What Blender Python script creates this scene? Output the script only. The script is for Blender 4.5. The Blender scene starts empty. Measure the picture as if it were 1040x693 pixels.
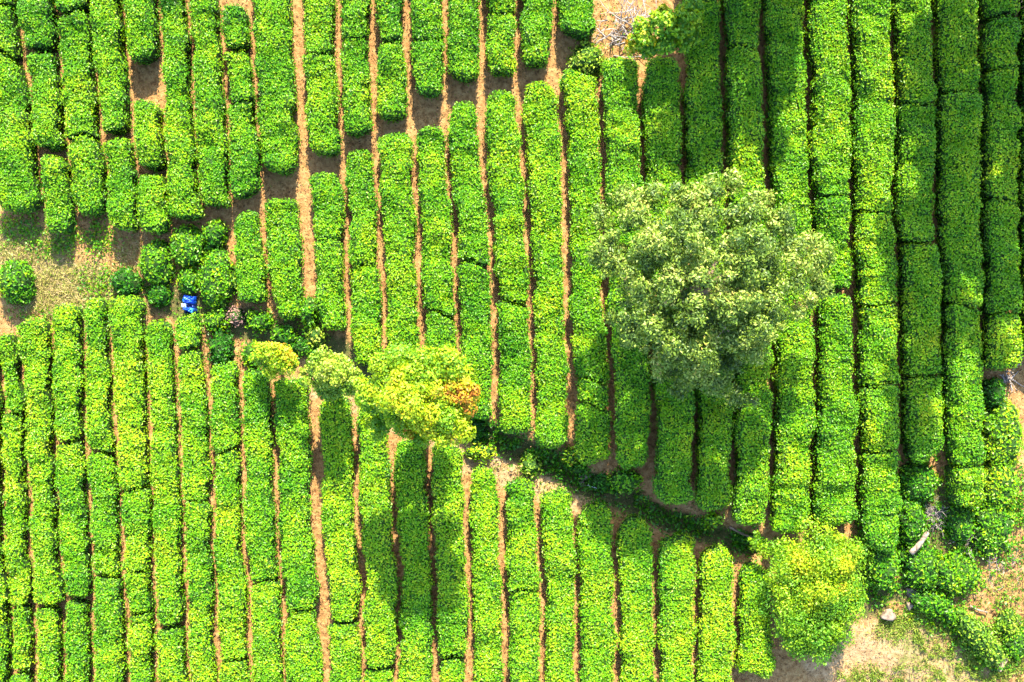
import bpy, math, random
import numpy as np
from mathutils import Vector

random.seed(7)
RNG = np.random.default_rng(11)
R = math.radians

# ------------------------------------------------------------------ camera, sky, sun, exposure
scene = bpy.context.scene
C = scene.collection
HC = 45.0            # height of the drone above the lower field
S = 28.9             # photo pixels per metre at ground level
cam_d = bpy.data.cameras.new('camera')
cam_d.sensor_fit = 'HORIZONTAL'
cam_d.angle = 2 * math.atan(520.0 / S / HC)
cam_d.clip_start = 0.5
cam_d.clip_end = 2000
cam = bpy.data.objects.new('camera', cam_d)
cam.location = (0, 0, HC)
C.objects.link(cam)
scene.camera = cam

SUN_EL, SUN_AZ = 40.0, 6.0      # azimuth measured from +Y (top of picture) towards +X
world = bpy.data.worlds.new('World')
scene.world = world
world.use_nodes = True
wn = world.node_tree
sky = wn.nodes.new('ShaderNodeTexSky')
sky.sky_type = 'NISHITA'
sky.sun_disc = False
sky.sun_elevation = R(SUN_EL)
sky.sun_rotation = R(SUN_AZ)
wn.links.new(sky.outputs[0], wn.nodes['Background'].inputs[0])
wn.nodes['Background'].inputs[1].default_value = 0.15

sun_d = bpy.data.lights.new('sun', 'SUN')
sun_d.energy = 4.1
sun_d.angle = R(0.5)
sun_d.color = (1.0, 0.89, 0.68)
sun = bpy.data.objects.new('sun', sun_d)
sd = Vector((math.sin(R(SUN_AZ)) * math.cos(R(SUN_EL)), math.cos(R(SUN_AZ)) * math.cos(R(SUN_EL)), math.sin(R(SUN_EL))))
sun.rotation_euler = sd.to_track_quat('Z', 'Y').to_euler()
sun.location = (0, 40, 40)
C.objects.link(sun)
vs = scene.view_settings
vs.view_transform = 'Standard'
vs.look = 'None'
vs.gamma = 1
vs.use_curve_mapping = False
vs.exposure = 2.5

# ------------------------------------------------------------------ numeric helpers
def hash2(ix, iy, seed):
    n = (ix.astype(np.int64) * 374761393 + iy.astype(np.int64) * 668265263 + seed * 974711) & 0x7fffffff
    n = ((n ^ (n >> 13)) * 1274126177) & 0x7fffffff
    n = (n ^ (n >> 16)) & 0xffff
    return n / 65535.0

def noise2(x, y, scale=1.0, seed=0):
    """value noise in 0..1"""
    x = np.asarray(x, float) / scale
    y = np.asarray(y, float) / scale
    ix = np.floor(x); iy = np.floor(y)
    fx = x - ix; fy = y - iy
    fx = fx * fx * (3 - 2 * fx); fy = fy * fy * (3 - 2 * fy)
    a = hash2(ix, iy, seed); b = hash2(ix + 1, iy, seed)
    c = hash2(ix, iy + 1, seed); d = hash2(ix + 1, iy + 1, seed)
    return (a * (1 - fx) + b * fx) * (1 - fy) + (c * (1 - fx) + d * fx) * fy

def sstep(a, b, x):
    t = np.clip((np.asarray(x, float) - a) / (b - a), 0, 1)
    return t * t * (3 - 2 * t)

BX = [-400, 0, 150, 240, 300, 400, 470, 540, 600, 680, 760, 800, 860, 960, 1040, 1500]
BY = [330, 335, 335, 362, 390, 432, 458, 482, 505, 536, 558, 600, 655, 720, 760, 1000]

DROP = 0.22
DITCH = [(485, 440), (540, 464), (600, 494), (640, 508), (690, 530), (735, 548), (768, 556)]
def ditch(px, py):
    d = np.full(np.shape(px), 1e9)
    for (x0, y0), (x1, y1) in zip(DITCH[:-1], DITCH[1:]):
        dx, dy = x1 - x0, y1 - y0
        t = np.clip(((px - x0) * dx + (py - y0) * dy) / (dx * dx + dy * dy), 0, 1)
        d = np.minimum(d, np.hypot(px - x0 - t * dx, py - y0 - t * dy))
    return -0.55 * np.exp(-(d / 12) ** 2)
def terrain(x, y):
    """height of the ground: an upper field that drops over a bank to the lower field"""
    x = np.asarray(x, float); y = np.asarray(y, float)
    px = 520 + x * S; py = 346.5 - y * S
    by = np.interp(px, BX, BY)
    up = sstep(16, -22, py - by) * sstep(300, 520, px)
    z = DROP * up + ditch(px, py)
    z = z + 0.10 * (noise2(x, y, 6.0, 3) - 0.5)
    z = z + 0.05 * (noise2(x, y, 0.9, 4) - 0.5) + 0.03 * (noise2(x, y, 0.3, 5) - 0.5)
    # low ridge beside the ditch in the lower right corner
    return z

def terrain_smooth(x, y):
    x = np.asarray(x, float); y = np.asarray(y, float)
    px = 520 + x * S; py = 346.5 - y * S
    by = np.interp(px, BX, BY)
    return DROP * sstep(16, -22, py - by) * sstep(300, 520, px) + ditch(px, py)

def at(px, py, dz=0.0):
    """place of something seen in the photo at px, py that stands dz above the ground"""
    px = np.asarray(px, float); py = np.asarray(py, float)
    x = (px - 520) / S; y = (346.5 - py) / S
    for _ in range(3):
        z = terrain_smooth(x, y) + dz
        k = 1 - z / HC
        x = (px - 520) / S * k
        y = (346.5 - py) / S * k
    return x, y

# ------------------------------------------------------------------ mesh builders
def mesh_quads(name, V, Q, tone=None, midx=None, mats=(), smooth=None):
    me = bpy.data.meshes.new(name)
    V = np.ascontiguousarray(V, dtype=np.float32)
    Q = np.ascontiguousarray(Q, dtype=np.int32)
    nq = len(Q)
    me.vertices.add(len(V))
    me.vertices.foreach_set('co', V.ravel())
    me.loops.add(nq * 4)
    me.loops.foreach_set('vertex_index', Q.ravel())
    me.polygons.add(nq)
    me.polygons.foreach_set('loop_start', np.arange(0, nq * 4, 4, dtype=np.int32))
    try:
        me.polygons.foreach_set('loop_total', np.full(nq, 4, dtype=np.int32))
    except Exception:
        pass
    for m in mats:
        me.materials.append(m)
    if midx is not None:
        me.polygons.foreach_set('material_index', np.ascontiguousarray(midx, dtype=np.int32))
    if smooth is not None:
        me.polygons.foreach_set('use_smooth', np.ascontiguousarray(smooth, dtype=bool))
    if tone is not None:
        a = me.attributes.new('tone', 'FLOAT', 'FACE')
        a.data.foreach_set('value', np.ascontiguousarray(tone, dtype=np.float32))
    me.update(calc_edges=True)
    me.validate()
    return me

def link(name, me, parent=None, loc=None):
    o = bpy.data.objects.new(name, me)
    C.objects.link(o)
    if loc is not None:
        o.location = loc
    if parent is not None:
        o.parent = parent
    return o

def tag(o, label=None, cat=None, group=None, kind=None):
    if label: o['label'] = label
    if cat: o['category'] = cat
    if group: o['group'] = group
    if kind: o['kind'] = kind
    return o

def thing(name, label, cat, loc, group=None):
    o = bpy.data.objects.new(name, None)
    o.empty_display_size = 0.3
    o.location = loc
    C.objects.link(o)
    return tag(o, label, cat, group)

def unit(v):
    return v / np.maximum(np.linalg.norm(v, axis=1, keepdims=True), 1e-9)

def leaves(P, N, length, width, fold=0.25, vertical_droop=0.2):
    """folded leaf blades at P facing N: returns verts and quads"""
    n = len(P)
    r = RNG.normal(size=(n, 3))
    T = unit(r - N * np.sum(r * N, axis=1, keepdims=True))
    B = np.cross(N, T)
    L = (length * RNG.uniform(0.65, 1.25, n))[:, None]
    W = (width * RNG.uniform(0.7, 1.2, n))[:, None]
    base = P - T * L * 0.45
    tip = P + T * L * 0.55 - N * L * vertical_droop
    m1 = P + B * W * 0.5 + N * W * fold
    m2 = P - B * W * 0.5 + N * W * fold
    V = np.stack([base, m1, tip, m2], axis=1).reshape(-1, 3)
    Q = np.arange(n * 4).reshape(n, 4)
    return V, Q

def grid_quads(nu, nv, closed_u=False):
    i = np.arange(nu if closed_u else nu - 1)
    j = np.arange(nv - 1)
    I, J = np.meshgrid(i, j, indexing='ij')
    a = I * nv + J; b = ((I + 1) % nu) * nv + J
    return np.stack([a, b, b + 1, a + 1], axis=-1).reshape(-1, 4)

def face_info(V, Q):
    a, b, c, d = (V[Q[:, k]] for k in range(4))
    n = np.cross(c - a, d - b)
    ar = np.linalg.norm(n, axis=1)
    return n / np.maximum(ar, 1e-9)[:, None], ar * 0.5

def sample_surface(V, Q, count_w, n):
    p = count_w / count_w.sum()
    f = RNG.choice(len(Q), size=n, p=p)
    u = RNG.random(n)[:, None]; v = RNG.random(n)[:, None]
    a, b, c, d = (V[Q[f, k]] for k in range(4))
    return (a * (1 - u) + b * u) * (1 - v) + (d * (1 - u) + c * u) * v, f

def tube(path, rad, sides=7):
    path = np.asarray(path, float); rad = np.asarray(rad, float)
    n = len(path)
    V = []
    for i in range(n):
        t = path[min(i + 1, n - 1)] - path[max(i - 1, 0)]
        t = t / max(np.linalg.norm(t), 1e-9)
        a = np.cross(t, (0.31, 0.77, 0.55)); a /= max(np.linalg.norm(a), 1e-9)
        b = np.cross(t, a)
        for k in range(sides):
            w = 2 * math.pi * k / sides
            V.append(path[i] + rad[i] * (math.cos(w) * a + math.sin(w) * b))
    Q = []
    for i in range(n - 1):
        for k in range(sides):
            k2 = (k + 1) % sides
            Q.append((i * sides + k, i * sides + k2, (i + 1) * sides + k2, (i + 1) * sides + k))
    return np.array(V), np.array(Q)

def join(parts):
    Vs, Qs, o = [], [], 0
    for V, Q in parts:
        Vs.append(V); Qs.append(Q + o); o += len(V)
    return np.concatenate(Vs), np.concatenate(Qs)

# ------------------------------------------------------------------ materials
def new_mat(name):
    m = bpy.data.materials.new(name)
    m.use_nodes = True
    nt = m.node_tree
    return m, nt, nt.nodes['Principled BSDF'], nt.nodes['Material Output']

def ramp(nt, stops):
    r = nt.nodes.new('ShaderNodeValToRGB')
    e = r.color_ramp.elements
    e[0].position, e[0].color = stops[0][0], (*stops[0][1], 1)
    e[1].position, e[1].color = stops[-1][0], (*stops[-1][1], 1)
    for p, c in stops[1:-1]:
        x = e.new(p); x.color = (*c, 1)
    return r

def leaf_mat(name, stops, rough=0.42, spec=0.45, trans=0.35, tint=(1.25, 1.15, 0.5)):
    m, nt, b, out = new_mat(name)
    at_ = nt.nodes.new('ShaderNodeAttribute'); at_.attribute_name = 'tone'
    rp = ramp(nt, stops)
    nt.links.new(at_.outputs['Fac'], rp.inputs[0])
    nt.links.new(rp.outputs[0], b.inputs['Base Color'])
    b.inputs['Roughness'].default_value = rough
    b.inputs['Specular IOR Level'].default_value = spec
    tr = nt.nodes.new('ShaderNodeBsdfTranslucent')
    mx = nt.nodes.new('ShaderNodeMix'); mx.data_type = 'RGBA'; mx.blend_type = 'MULTIPLY'
    mx.inputs[0].default_value = 1
    mx.inputs[7].default_value = (*tint, 1)
    nt.links.new(rp.outputs[0], mx.inputs[6])
    nt.links.new(mx.outputs[2], tr.inputs[0])
    ms = nt.nodes.new('ShaderNodeMixShader'); ms.inputs[0].default_value = trans
    nt.links.new(b.outputs[0], ms.inputs[1]); nt.links.new(tr.outputs[0], ms.inputs[2])
    nt.links.new(ms.outputs[0], out.inputs[0])
    return m

def noise_mat(name, stops, scale=8, rough=0.9, bump=0.4, detail=6, bump_scale=None, dist=0.02, spec=0.2):
    m, nt, b, out = new_mat(name)
    tc = nt.nodes.new('ShaderNodeTexCoord')
    n = nt.nodes.new('ShaderNodeTexNoise'); n.inputs['Scale'].default_value = scale; n.inputs['Detail'].default_value = detail
    nt.links.new(tc.outputs['Object'], n.inputs['Vector'])
    rp = ramp(nt, stops); nt.links.new(n.outputs['Fac'], rp.inputs[0])
    nt.links.new(rp.outputs[0], b.inputs['Base Color'])
    n2 = nt.nodes.new('ShaderNodeTexNoise'); n2.inputs['Scale'].default_value = bump_scale or scale * 3; n2.inputs['Detail'].default_value = 8
    nt.links.new(tc.outputs['Object'], n2.inputs['Vector'])
    bp = nt.nodes.new('ShaderNodeBump'); bp.inputs['Strength'].default_value = bump; bp.inputs['Distance'].default_value = dist
    nt.links.new(n2.outputs['Fac'], bp.inputs['Height']); nt.links.new(bp.outputs[0], b.inputs['Normal'])
    b.inputs['Roughness'].default_value = rough
    b.inputs['Specular IOR Level'].default_value = spec
    return m

M = {}
M['tea'] = leaf_mat('tea_leaf', [(0.0, (0.010, 0.085, 0.003)), (0.3, (0.034, 0.18, 0.003)), (0.6, (0.122, 0.33, 0.004)), (0.85, (0.245, 0.42, 0.006)), (1.0, (0.38, 0.47, 0.012))], 0.42, 0.35, 0.35, (1.6, 1.15, 0.3))
M['tea_core'] = noise_mat('tea_twigs', [(0.3, (0.010, 0.022, 0.004)), (0.6, (0.018, 0.06, 0.005)), (0.8, (0.03, 0.03, 0.012))], 14, 0.9, 0.8)
M['grey_leaf'] = leaf_mat('grey_green_leaf', [(0.0, (0.02, 0.06, 0.008)), (0.35, (0.085, 0.165, 0.010)), (0.62, (0.20, 0.29, 0.028)), (0.86, (0.38, 0.42, 0.10)), (1.0, (0.38, 0.26, 0.07))], 0.5, 0.4, 0.25, (1.2, 1.15, 0.5))
M['yellow_leaf'] = leaf_mat('yellow_leaf', [(0.0, (0.03, 0.15, 0.005)), (0.3, (0.11, 0.28, 0.005)), (0.6, (0.28, 0.43, 0.006)), (0.8, (0.42, 0.41, 0.01)), (1.0, (0.46, 0.17, 0.02))], 0.5, 0.35, 0.35, (1.3, 1.15, 0.4))
M['pale_leaf'] = leaf_mat('pale_leaf', [(0.0, (0.03, 0.13, 0.006)), (0.4, (0.12, 0.26, 0.008)), (0.75, (0.26, 0.37, 0.02)), (1.0, (0.38, 0.38, 0.07))], 0.5, 0.4, 0.3)
M['bark'] = noise_mat('bark', [(0.3, (0.06, 0.04, 0.025)), (0.7, (0.17, 0.12, 0.08))], 9, 0.9, 0.7)
M['dead_wood'] = noise_mat('dead_wood', [(0.3, (0.14, 0.12, 0.11)), (0.7, (0.34, 0.3, 0.28))], 12, 0.85, 0.5)
M['log'] = noise_mat('weathered_log', [(0.35, (0.07, 0.05, 0.035)), (0.5, (0.22, 0.17, 0.13)), (0.7, (0.30, 0.25, 0.20))], 9, 0.85, 0.6)
M['rock'] = noise_mat('rock', [(0.3, (0.10, 0.07, 0.05)), (0.5, (0.21, 0.16, 0.12)), (0.75, (0.28, 0.23, 0.2))], 5, 0.85, 0.6)
M['dark_rock'] = noise_mat('dark_rock', [(0.3, (0.05, 0.045, 0.04)), (0.7, (0.2, 0.16, 0.14))], 5, 0.85, 0.6)
M['grass'] = leaf_mat('grass_blade', [(0.0, (0.05, 0.13, 0.006)), (0.4, (0.16, 0.24, 0.015)), (0.7, (0.30, 0.26, 0.07)), (1.0, (0.40, 0.31, 0.16))], 0.6, 0.3, 0.25)
M['litter'] = leaf_mat('dry_leaf', [(0.0, (0.06, 0.035, 0.02)), (0.5, (0.2, 0.11, 0.05)), (0.8, (0.38, 0.25, 0.12)), (1.0, (0.16, 0.2, 0.03))], 0.7, 0.2, 0.1)
M['rust_leaf'] = leaf_mat('dry_rust_leaf', [(0.0, (0.10, 0.05, 0.05)), (0.5, (0.24, 0.13, 0.12)), (1.0, (0.34, 0.22, 0.17))], 0.7, 0.2, 0.1)
M['blue'] = noise_mat('blue_plastic', [(0.3, (0.005, 0.06, 0.5)), (0.7, (0.008, 0.11, 0.72))], 6, 0.4, 0.3, spec=0.5)
M['blue_light'] = noise_mat('light_blue_plastic', [(0.3, (0.02, 0.2, 0.72)), (0.7, (0.04, 0.28, 0.8))], 6, 0.4, 0.3, spec=0.5)
M['navy'] = noise_mat('navy_plastic', [(0.3, (0.004, 0.02, 0.12)), (0.7, (0.006, 0.035, 0.22))], 6, 0.4, 0.3, spec=0.5)
M['pale_cloth'] = noise_mat('pale_blue_cloth', [(0.3, (0.5, 0.68, 0.8)), (0.7, (0.6, 0.76, 0.85))], 9, 0.7, 0.3)
M['white_plastic'] = noise_mat('white_plastic', [(0.3, (0.6, 0.63, 0.65)), (0.7, (0.78, 0.8, 0.8))], 9, 0.5, 0.2)
M['plank'] = noise_mat('pale_plank', [(0.3, (0.22, 0.16, 0.1)), (0.7, (0.34, 0.26, 0.19))], 9, 0.8, 0.4)

# ------------------------------------------------------------------ ground
def ground_material():
    m, nt, b, out = new_mat('soil')
    geo = nt.nodes.new('ShaderNodeNewGeometry')
    z = nt.nodes.new('ShaderNodeAttribute'); z.attribute_name = 'zone'
    sep = nt.nodes.new('ShaderNodeSeparateColor'); nt.links.new(z.outputs['Color'], sep.inputs[0])
    def nz(scale, detail=6, rough=0.6):
        n = nt.nodes.new('ShaderNodeTexNoise'); n.inputs['Scale'].default_value = scale
        n.inputs['Detail'].default_value = detail; n.inputs['Roughness'].default_value = rough
        nt.links.new(geo.outputs['Position'], n.inputs['Vector']); return n
    n1, n2, n3, n4 = nz(0.55), nz(5.0, 8, 0.7), nz(1.6, 5), nz(22, 6, 0.7)
    soil = ramp(nt, [(0.32, (0.09, 0.042, 0.016)), (0.48, (0.25, 0.138, 0.052)), (0.68, (0.37, 0.235, 0.10))])
    nt.links.new(n2.outputs['Fac'], soil.inputs[0])
    sand = ramp(nt, [(0.3, (0.19, 0.11, 0.045)), (0.5, (0.31, 0.20, 0.10)), (0.75, (0.40, 0.30, 0.18))])
    nt.links.new(n2.outputs['Fac'], sand.inputs[0])
    straw = ramp(nt, [(0.3, (0.07, 0.10, 0.015)), (0.5, (0.17, 0.14, 0.055)), (0.7, (0.26, 0.19, 0.1))])
    nt.links.new(n2.outputs['Fac'], straw.inputs[0])
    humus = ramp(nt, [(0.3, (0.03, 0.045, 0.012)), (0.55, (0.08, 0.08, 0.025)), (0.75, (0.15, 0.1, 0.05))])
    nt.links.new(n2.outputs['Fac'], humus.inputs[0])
    def mixc(fac, a, c2):
        mx = nt.nodes.new('ShaderNodeMix'); mx.data_type = 'RGBA'
        nt.links.new(fac, mx.inputs[0]); nt.links.new(a, mx.inputs[6]); nt.links.new(c2, mx.inputs[7]); return mx.outputs[2]
    def edge(ch):   # ragged edge of a zone
        a = nt.nodes.new('ShaderNodeMath'); a.operation = 'ADD'
        nt.links.new(ch, a.inputs[0]); nt.links.new(n3.outputs['Fac'], a.inputs[1])
        mr = nt.nodes.new('ShaderNodeMapRange'); mr.inputs[1].default_value = 0.85; mr.inputs[2].default_value = 1.1
        nt.links.new(a.outputs[0], mr.inputs[0]); return mr.outputs[0]
    c = mixc(edge(sep.outputs[0]), soil.outputs[0], sand.outputs[0])
    c = mixc(edge(sep.outputs[1]), c, straw.outputs[0])
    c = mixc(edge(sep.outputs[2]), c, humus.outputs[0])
    # mossy specks on the soil
    spk = nt.nodes.new('ShaderNodeMapRange'); spk.inputs[1].default_value = 0.6; spk.inputs[2].default_value = 0.68
    spk.inputs[4].default_value = 0.6
    nt.links.new(n1.outputs['Fac'], spk.inputs[0])
    moss = nt.nodes.new('ShaderNodeRGB'); moss.outputs[0].default_value = (0.2, 0.19, 0.05, 1)
    mm = nt.nodes.new('ShaderNodeMath'); mm.operation = 'MULTIPLY'
    mr4 = nt.nodes.new('ShaderNodeMapRange'); mr4.inputs[1].default_value = 0.45; mr4.inputs[2].default_value = 0.6
    nt.links.new(n4.outputs['Fac'], mr4.inputs[0])
    nt.links.new(spk.outputs[0], mm.inputs[0]); nt.links.new(mr4.outputs[0], mm.inputs[1])
    c = mixc(mm.outputs[0], c, moss.outputs[0])
    nt.links.new(c, b.inputs['Base Color'])
    b.inputs['Roughness'].default_value = 0.95
    b.inputs['Specular IOR Level'].default_value = 0.15
    bp = nt.nodes.new('ShaderNodeBump'); bp.inputs['Strength'].default_value = 0.9; bp.inputs['Distance'].default_value = 0.09
    nt.links.new(n2.outputs['Fac'], bp.inputs['Height'])
    bp2 = nt.nodes.new('ShaderNodeBump'); bp2.inputs['Strength'].default_value = 0.6; bp2.inputs['Distance'].default_value = 0.02
    nt.links.new(n4.outputs['Fac'], bp2.inputs['Height']); nt.links.new(bp.outputs[0], bp2.inputs['Normal'])
    nt.links.new(bp2.outputs[0], b.inputs['Normal'])
    return m

def seg_dist(px, py, pts):
    d = np.full(np.shape(px), 1e9)
    for (x0, y0), (x1, y1) in zip(pts[:-1], pts[1:]):
        dx, dy = x1 - x0, y1 - y0
        t = np.clip(((px - x0) * dx + (py - y0) * dy) / (dx * dx + dy * dy), 0, 1)
        d = np.minimum(d, np.hypot(px - x0 - t * dx, py - y0 - t * dy))
    return d

def blob(px, py, cx, cy, rx, ry):
    return np.exp(-(((px - cx) / rx) ** 2 + ((py - cy) / ry) ** 2) ** 1.5)

LOW_PATH = [(350, 400), (372, 410), (455, 448), (480, 466), (520, 481), (560, 498), (600, 518)]
LIP = [(560, 440), (575, 452), (592, 466), (615, 476), (640, 479), (654, 486), (662, 503), (680, 514), (712, 519), (745, 529), (778, 548)]
def zones(x, y):
    px = 520 + x * S; py = 346.5 - y * S
    sand = np.maximum.reduce([
        np.exp(-(seg_dist(px, py, LOW_PATH) / 16) ** 2),
        blob(px, py, 890, 670, 75, 45), 0.2 * blob(px, py, 1015, 590, 55, 60),
        blob(px, py, 960, 690, 60, 40),
        blob(px, py, 360, 400, 30, 14), blob(px, py, 310, 395, 22, 14)])
    straw = np.maximum.reduce([blob(px, py, 60, 290, 62, 32), blob(px, py, 25, 250, 50, 25), blob(px, py, 100, 320, 55, 20),
                               blob(px, py, 930, 660, 45, 40) * 0.6, blob(px, py, 980, 680, 45, 40) * 0.6])
    lip = np.exp(-(seg_dist(px, py, LIP) / 5) ** 2)
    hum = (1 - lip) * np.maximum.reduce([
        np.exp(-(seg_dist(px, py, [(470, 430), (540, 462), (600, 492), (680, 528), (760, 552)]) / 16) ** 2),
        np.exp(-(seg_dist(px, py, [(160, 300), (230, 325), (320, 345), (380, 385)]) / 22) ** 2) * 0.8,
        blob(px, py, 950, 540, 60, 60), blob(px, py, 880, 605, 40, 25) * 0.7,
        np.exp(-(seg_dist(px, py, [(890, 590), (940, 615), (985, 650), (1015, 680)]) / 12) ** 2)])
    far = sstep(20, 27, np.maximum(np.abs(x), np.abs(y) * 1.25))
    return np.stack([sand * (1 - far), straw * (1 - far), np.maximum(hum, far)], axis=-1)

gx = np.concatenate([[-900, -400, -150, -70, -40, -30], np.arange(-24, 24.01, 0.16), [30, 40, 70, 150, 400, 900]])
gy = np.concatenate([[-900, -400, -150, -70, -40, -25], np.arange(-17, 20.01, 0.16), [27, 40, 70, 150, 400, 900]])
X, Y = np.meshgrid(gx, gy, indexing='ij')
GV = np.stack([X, Y, terrain(X, Y)], axis=-1).reshape(-1, 3)
gm = mesh_quads('ground', GV, grid_quads(len(gx), len(gy)), mats=[ground_material()], smooth=np.ones((len(gx) - 1) * (len(gy) - 1), bool))
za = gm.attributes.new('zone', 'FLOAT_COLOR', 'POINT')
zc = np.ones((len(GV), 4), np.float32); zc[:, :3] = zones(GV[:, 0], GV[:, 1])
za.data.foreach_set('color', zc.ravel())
tag(link('ground', gm), kind='structure')

# ------------------------------------------------------------------ tea hedges
# lines of bare soil between the rows, as (py, px) in the photograph
UP = {   # upper and middle field
 0: [(-40, -26), (150, -10), (340, 2)],
 1: [(-40, 9), (0, 14), (88, 27), (175, 38), (240, 43), (340, 50)],
 2: [(-40, 48), (0, 53), (63, 57.5), (113, 62), (175, 69), (240, 77), (340, 80)],
 3: [(-40, 87), (0, 90), (50, 92), (101, 97), (175, 105.5), (230, 109), (340, 112)],
 4: [(-40, 119), (0, 123), (50, 126), (101, 129), (175, 138), (240, 138.5), (276, 141.5), (300, 146), (350, 149)],
 5: [(-40, 156), (0, 159), (50, 161.5), (101, 164), (175, 168), (245, 170), (340, 175)],
 6: [(-40, 185), (0, 189), (50, 193), (101, 194), (175, 200), (213, 205.5), (250, 207.5), (300, 204.5), (340, 205)],
 7: [(-40, 221), (0, 223), (50, 225), (101, 228), (175, 232.5), (240, 237), (340, 238)],
 8: [(-40, 249), (0, 252), (50, 255), (113, 259), (175, 266), (213, 266), (251, 270), (290, 274), (324, 279), (350, 281)],
 9: [(-40, 298), (0, 300), (45, 302), (75, 303), (126, 306.5), (175, 309), (201, 310), (251, 313), (301, 315), (345, 318)],
 10: [(-40, 342), (0, 343), (50, 343), (101, 344.5), (175, 348.5), (213, 353), (251, 352), (301, 353), (350, 356), (380, 358)],
 11: [(-40, 377), (0, 378), (101, 379), (175, 383), (225, 386), (263, 387.5), (301, 390), (350, 391), (380, 391)],
 12: [(-40, 411), (0, 413), (50, 414.5), (88, 418), (175, 422), (225, 424.5), (276, 425.5), (350, 428), (380, 429)],
 13: [(-40, 451), (0, 452), (50, 454), (130, 454), (175, 456), (225, 461), (276, 463), (350, 465), (400, 466), (440, 467)],
 14: [(-40, 488), (0, 489), (50, 491), (101, 489), (175, 492.5), (225, 498), (276, 501), (327, 502), (400, 504.5), (450, 505)],
 15: [(-40, 525), (0, 526), (101, 527.5), (175, 533), (225, 536), (276, 539), (350, 541), (400, 543), (460, 542)],
 16: [(-40, 566), (0, 565.5), (50, 564), (83, 563.5), (101, 571), (175, 573), (225, 575), (276, 575.5), (350, 577.5), (400, 581.5), (470, 582)],
 17: [(-40, 604), (0, 606), (60, 609), (101, 610), (175, 612.5), (225, 613), (276, 614), (363, 620), (413, 622.5), (480, 626)],
 18: [(-40, 646), (0, 648), (71, 652), (126, 651), (175, 654), (270, 658), (363, 662), (413, 664), (500, 662)],
 19: [(-40, 689), (0, 691), (66, 694), (101, 693.5), (175, 695), (290, 702), (403, 707), (464, 706), (520, 707)],
 20: [(-40, 732), (0, 733), (50, 736), (101, 735), (175, 738.5), (290, 744), (383, 747), (438, 745.5), (489, 746), (540, 742)],
 21: [(-40, 774), (0, 775), (50, 776), (101, 777.5), (175, 782), (290, 785), (363, 786), (400, 786.5), (451, 785), (540, 783)],
 22: [(-40, 818), (0, 819), (76, 822), (126, 823), (175, 823.5), (225, 827), (253, 829), (350, 829), (400, 831), (451, 827), (476, 825), (545, 824)],
 23: [(-40, 864), (0, 864.5), (76, 866), (175, 867), (250, 867.5), (350, 869.6), (400, 872), (524, 873), (610, 874)],
 24: [(-40, 907), (0, 907.5), (76, 910), (175, 911), (213, 910), (251, 913), (289, 913), (350, 914.5), (400, 917), (463, 916.5), (524, 918), (610, 914)],
 25: [(-40, 950), (0, 950), (63, 950.5), (101, 953), (175, 953.5), (225, 954), (289, 957), (350, 957.5), (400, 960), (451, 962), (520, 966), (600, 968)],
 26: [(-40, 992), (0, 994), (50, 998), (175, 999.6), (225, 998.5), (276, 1002), (350, 1001), (451, 1001), (520, 1003), (600, 1004)],
 27: [(-40, 1036), (50, 1037), (200, 1038), (400, 1041), (600, 1046)],
 28: [(-40, 1078), (600, 1084)],
}
LO = {   # lower field
 -1: [(330, -34), (730, -24)],
 0: [(330, -4), (450, 1), (543, 1), (581, 5), (611, 9), (669, 9.5), (730, 10)],
 1: [(330, 14), (350, 16), (388, 20.5), (408, 24), (458, 25), (524, 29), (594, 31), (680, 34), (730, 36)],
 2: [(320, 50), (350, 52), (400, 52.5), (451, 54), (524, 57), (581, 61), (604, 63), (670, 62), (730, 64)],
 3: [(311, 83), (350, 83), (400, 84), (451, 86), (524, 89.5), (581, 92), (619, 90.5), (730, 93)],
 4: [(300, 108), (350, 110), (413, 114), (463, 118.5), (524, 120.5), (581, 123.5), (619, 126), (730, 129)],
 5: [(300, 146), (350, 146.5), (413, 149.5), (463, 151.5), (524, 153.5), (594, 156), (730, 158)],
 6: [(320, 175), (350, 177), (413, 179.5), (476, 183), (524, 185.5), (594, 188), (730, 192)],
 7: [(320, 206), (350, 208.5), (400, 211), (459, 214), (524, 216.5), (594, 218), (730, 220.5)],
 8: [(340, 240), (350, 242), (413, 243.5), (476, 245.3), (524, 246.5), (581, 251.5), (692, 253.7), (730, 255)],
 9: [(378, 274.5), (426, 276.2), (489, 279), (524, 281), (569, 284), (619, 286.5), (692, 288), (730, 289)],
 10: [(385, 318), (438, 319), (489, 320.5), (524, 321.5), (569, 325), (606, 327.5), (670, 330.7), (730, 332)],
 11: [(405, 358), (425, 359.5), (489, 362), (524, 362.3), (581, 367), (619, 366.5), (692, 369), (730, 370)],
 12: [(430, 396), (489, 397.5), (524, 398.5), (581, 404.5), (632, 404.3), (692, 401), (730, 401)],
 13: [(445, 434), (489, 434.5), (524, 437), (581, 439.2), (619, 440.5), (692, 441.2), (730, 442)],
 14: [(460, 474), (489, 474.5), (524, 473.3), (581, 476), (632, 478), (692, 475), (730, 474)],
 15: [(480, 508), (524, 510.3), (581, 512), (692, 513.7), (730, 514.5)],
 16: [(494, 545.5), (524, 545), (569, 550), (619, 551.5), (692, 551.7), (730, 552)],
 17: [(500, 584), (524, 584.3), (569, 587), (632, 586.3), (692, 587.8), (730, 588)],
 18: [(510, 623), (525, 623.5), (594, 626), (632, 628.3), (692, 627.3), (730, 627)],
 19: [(525, 663), (543, 664), (594, 666.3), (632, 666.5), (692, 669), (730, 670)],
 20: [(550, 707.5), (573, 708), (619, 709), (692, 706.8), (730, 706)],
 21: [(560, 749.5), (581, 749), (632, 748.4), (692, 745.5), (730, 745)],
 22: [(570, 785), (601, 786), (649, 788.5), (690, 788)],
}
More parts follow.
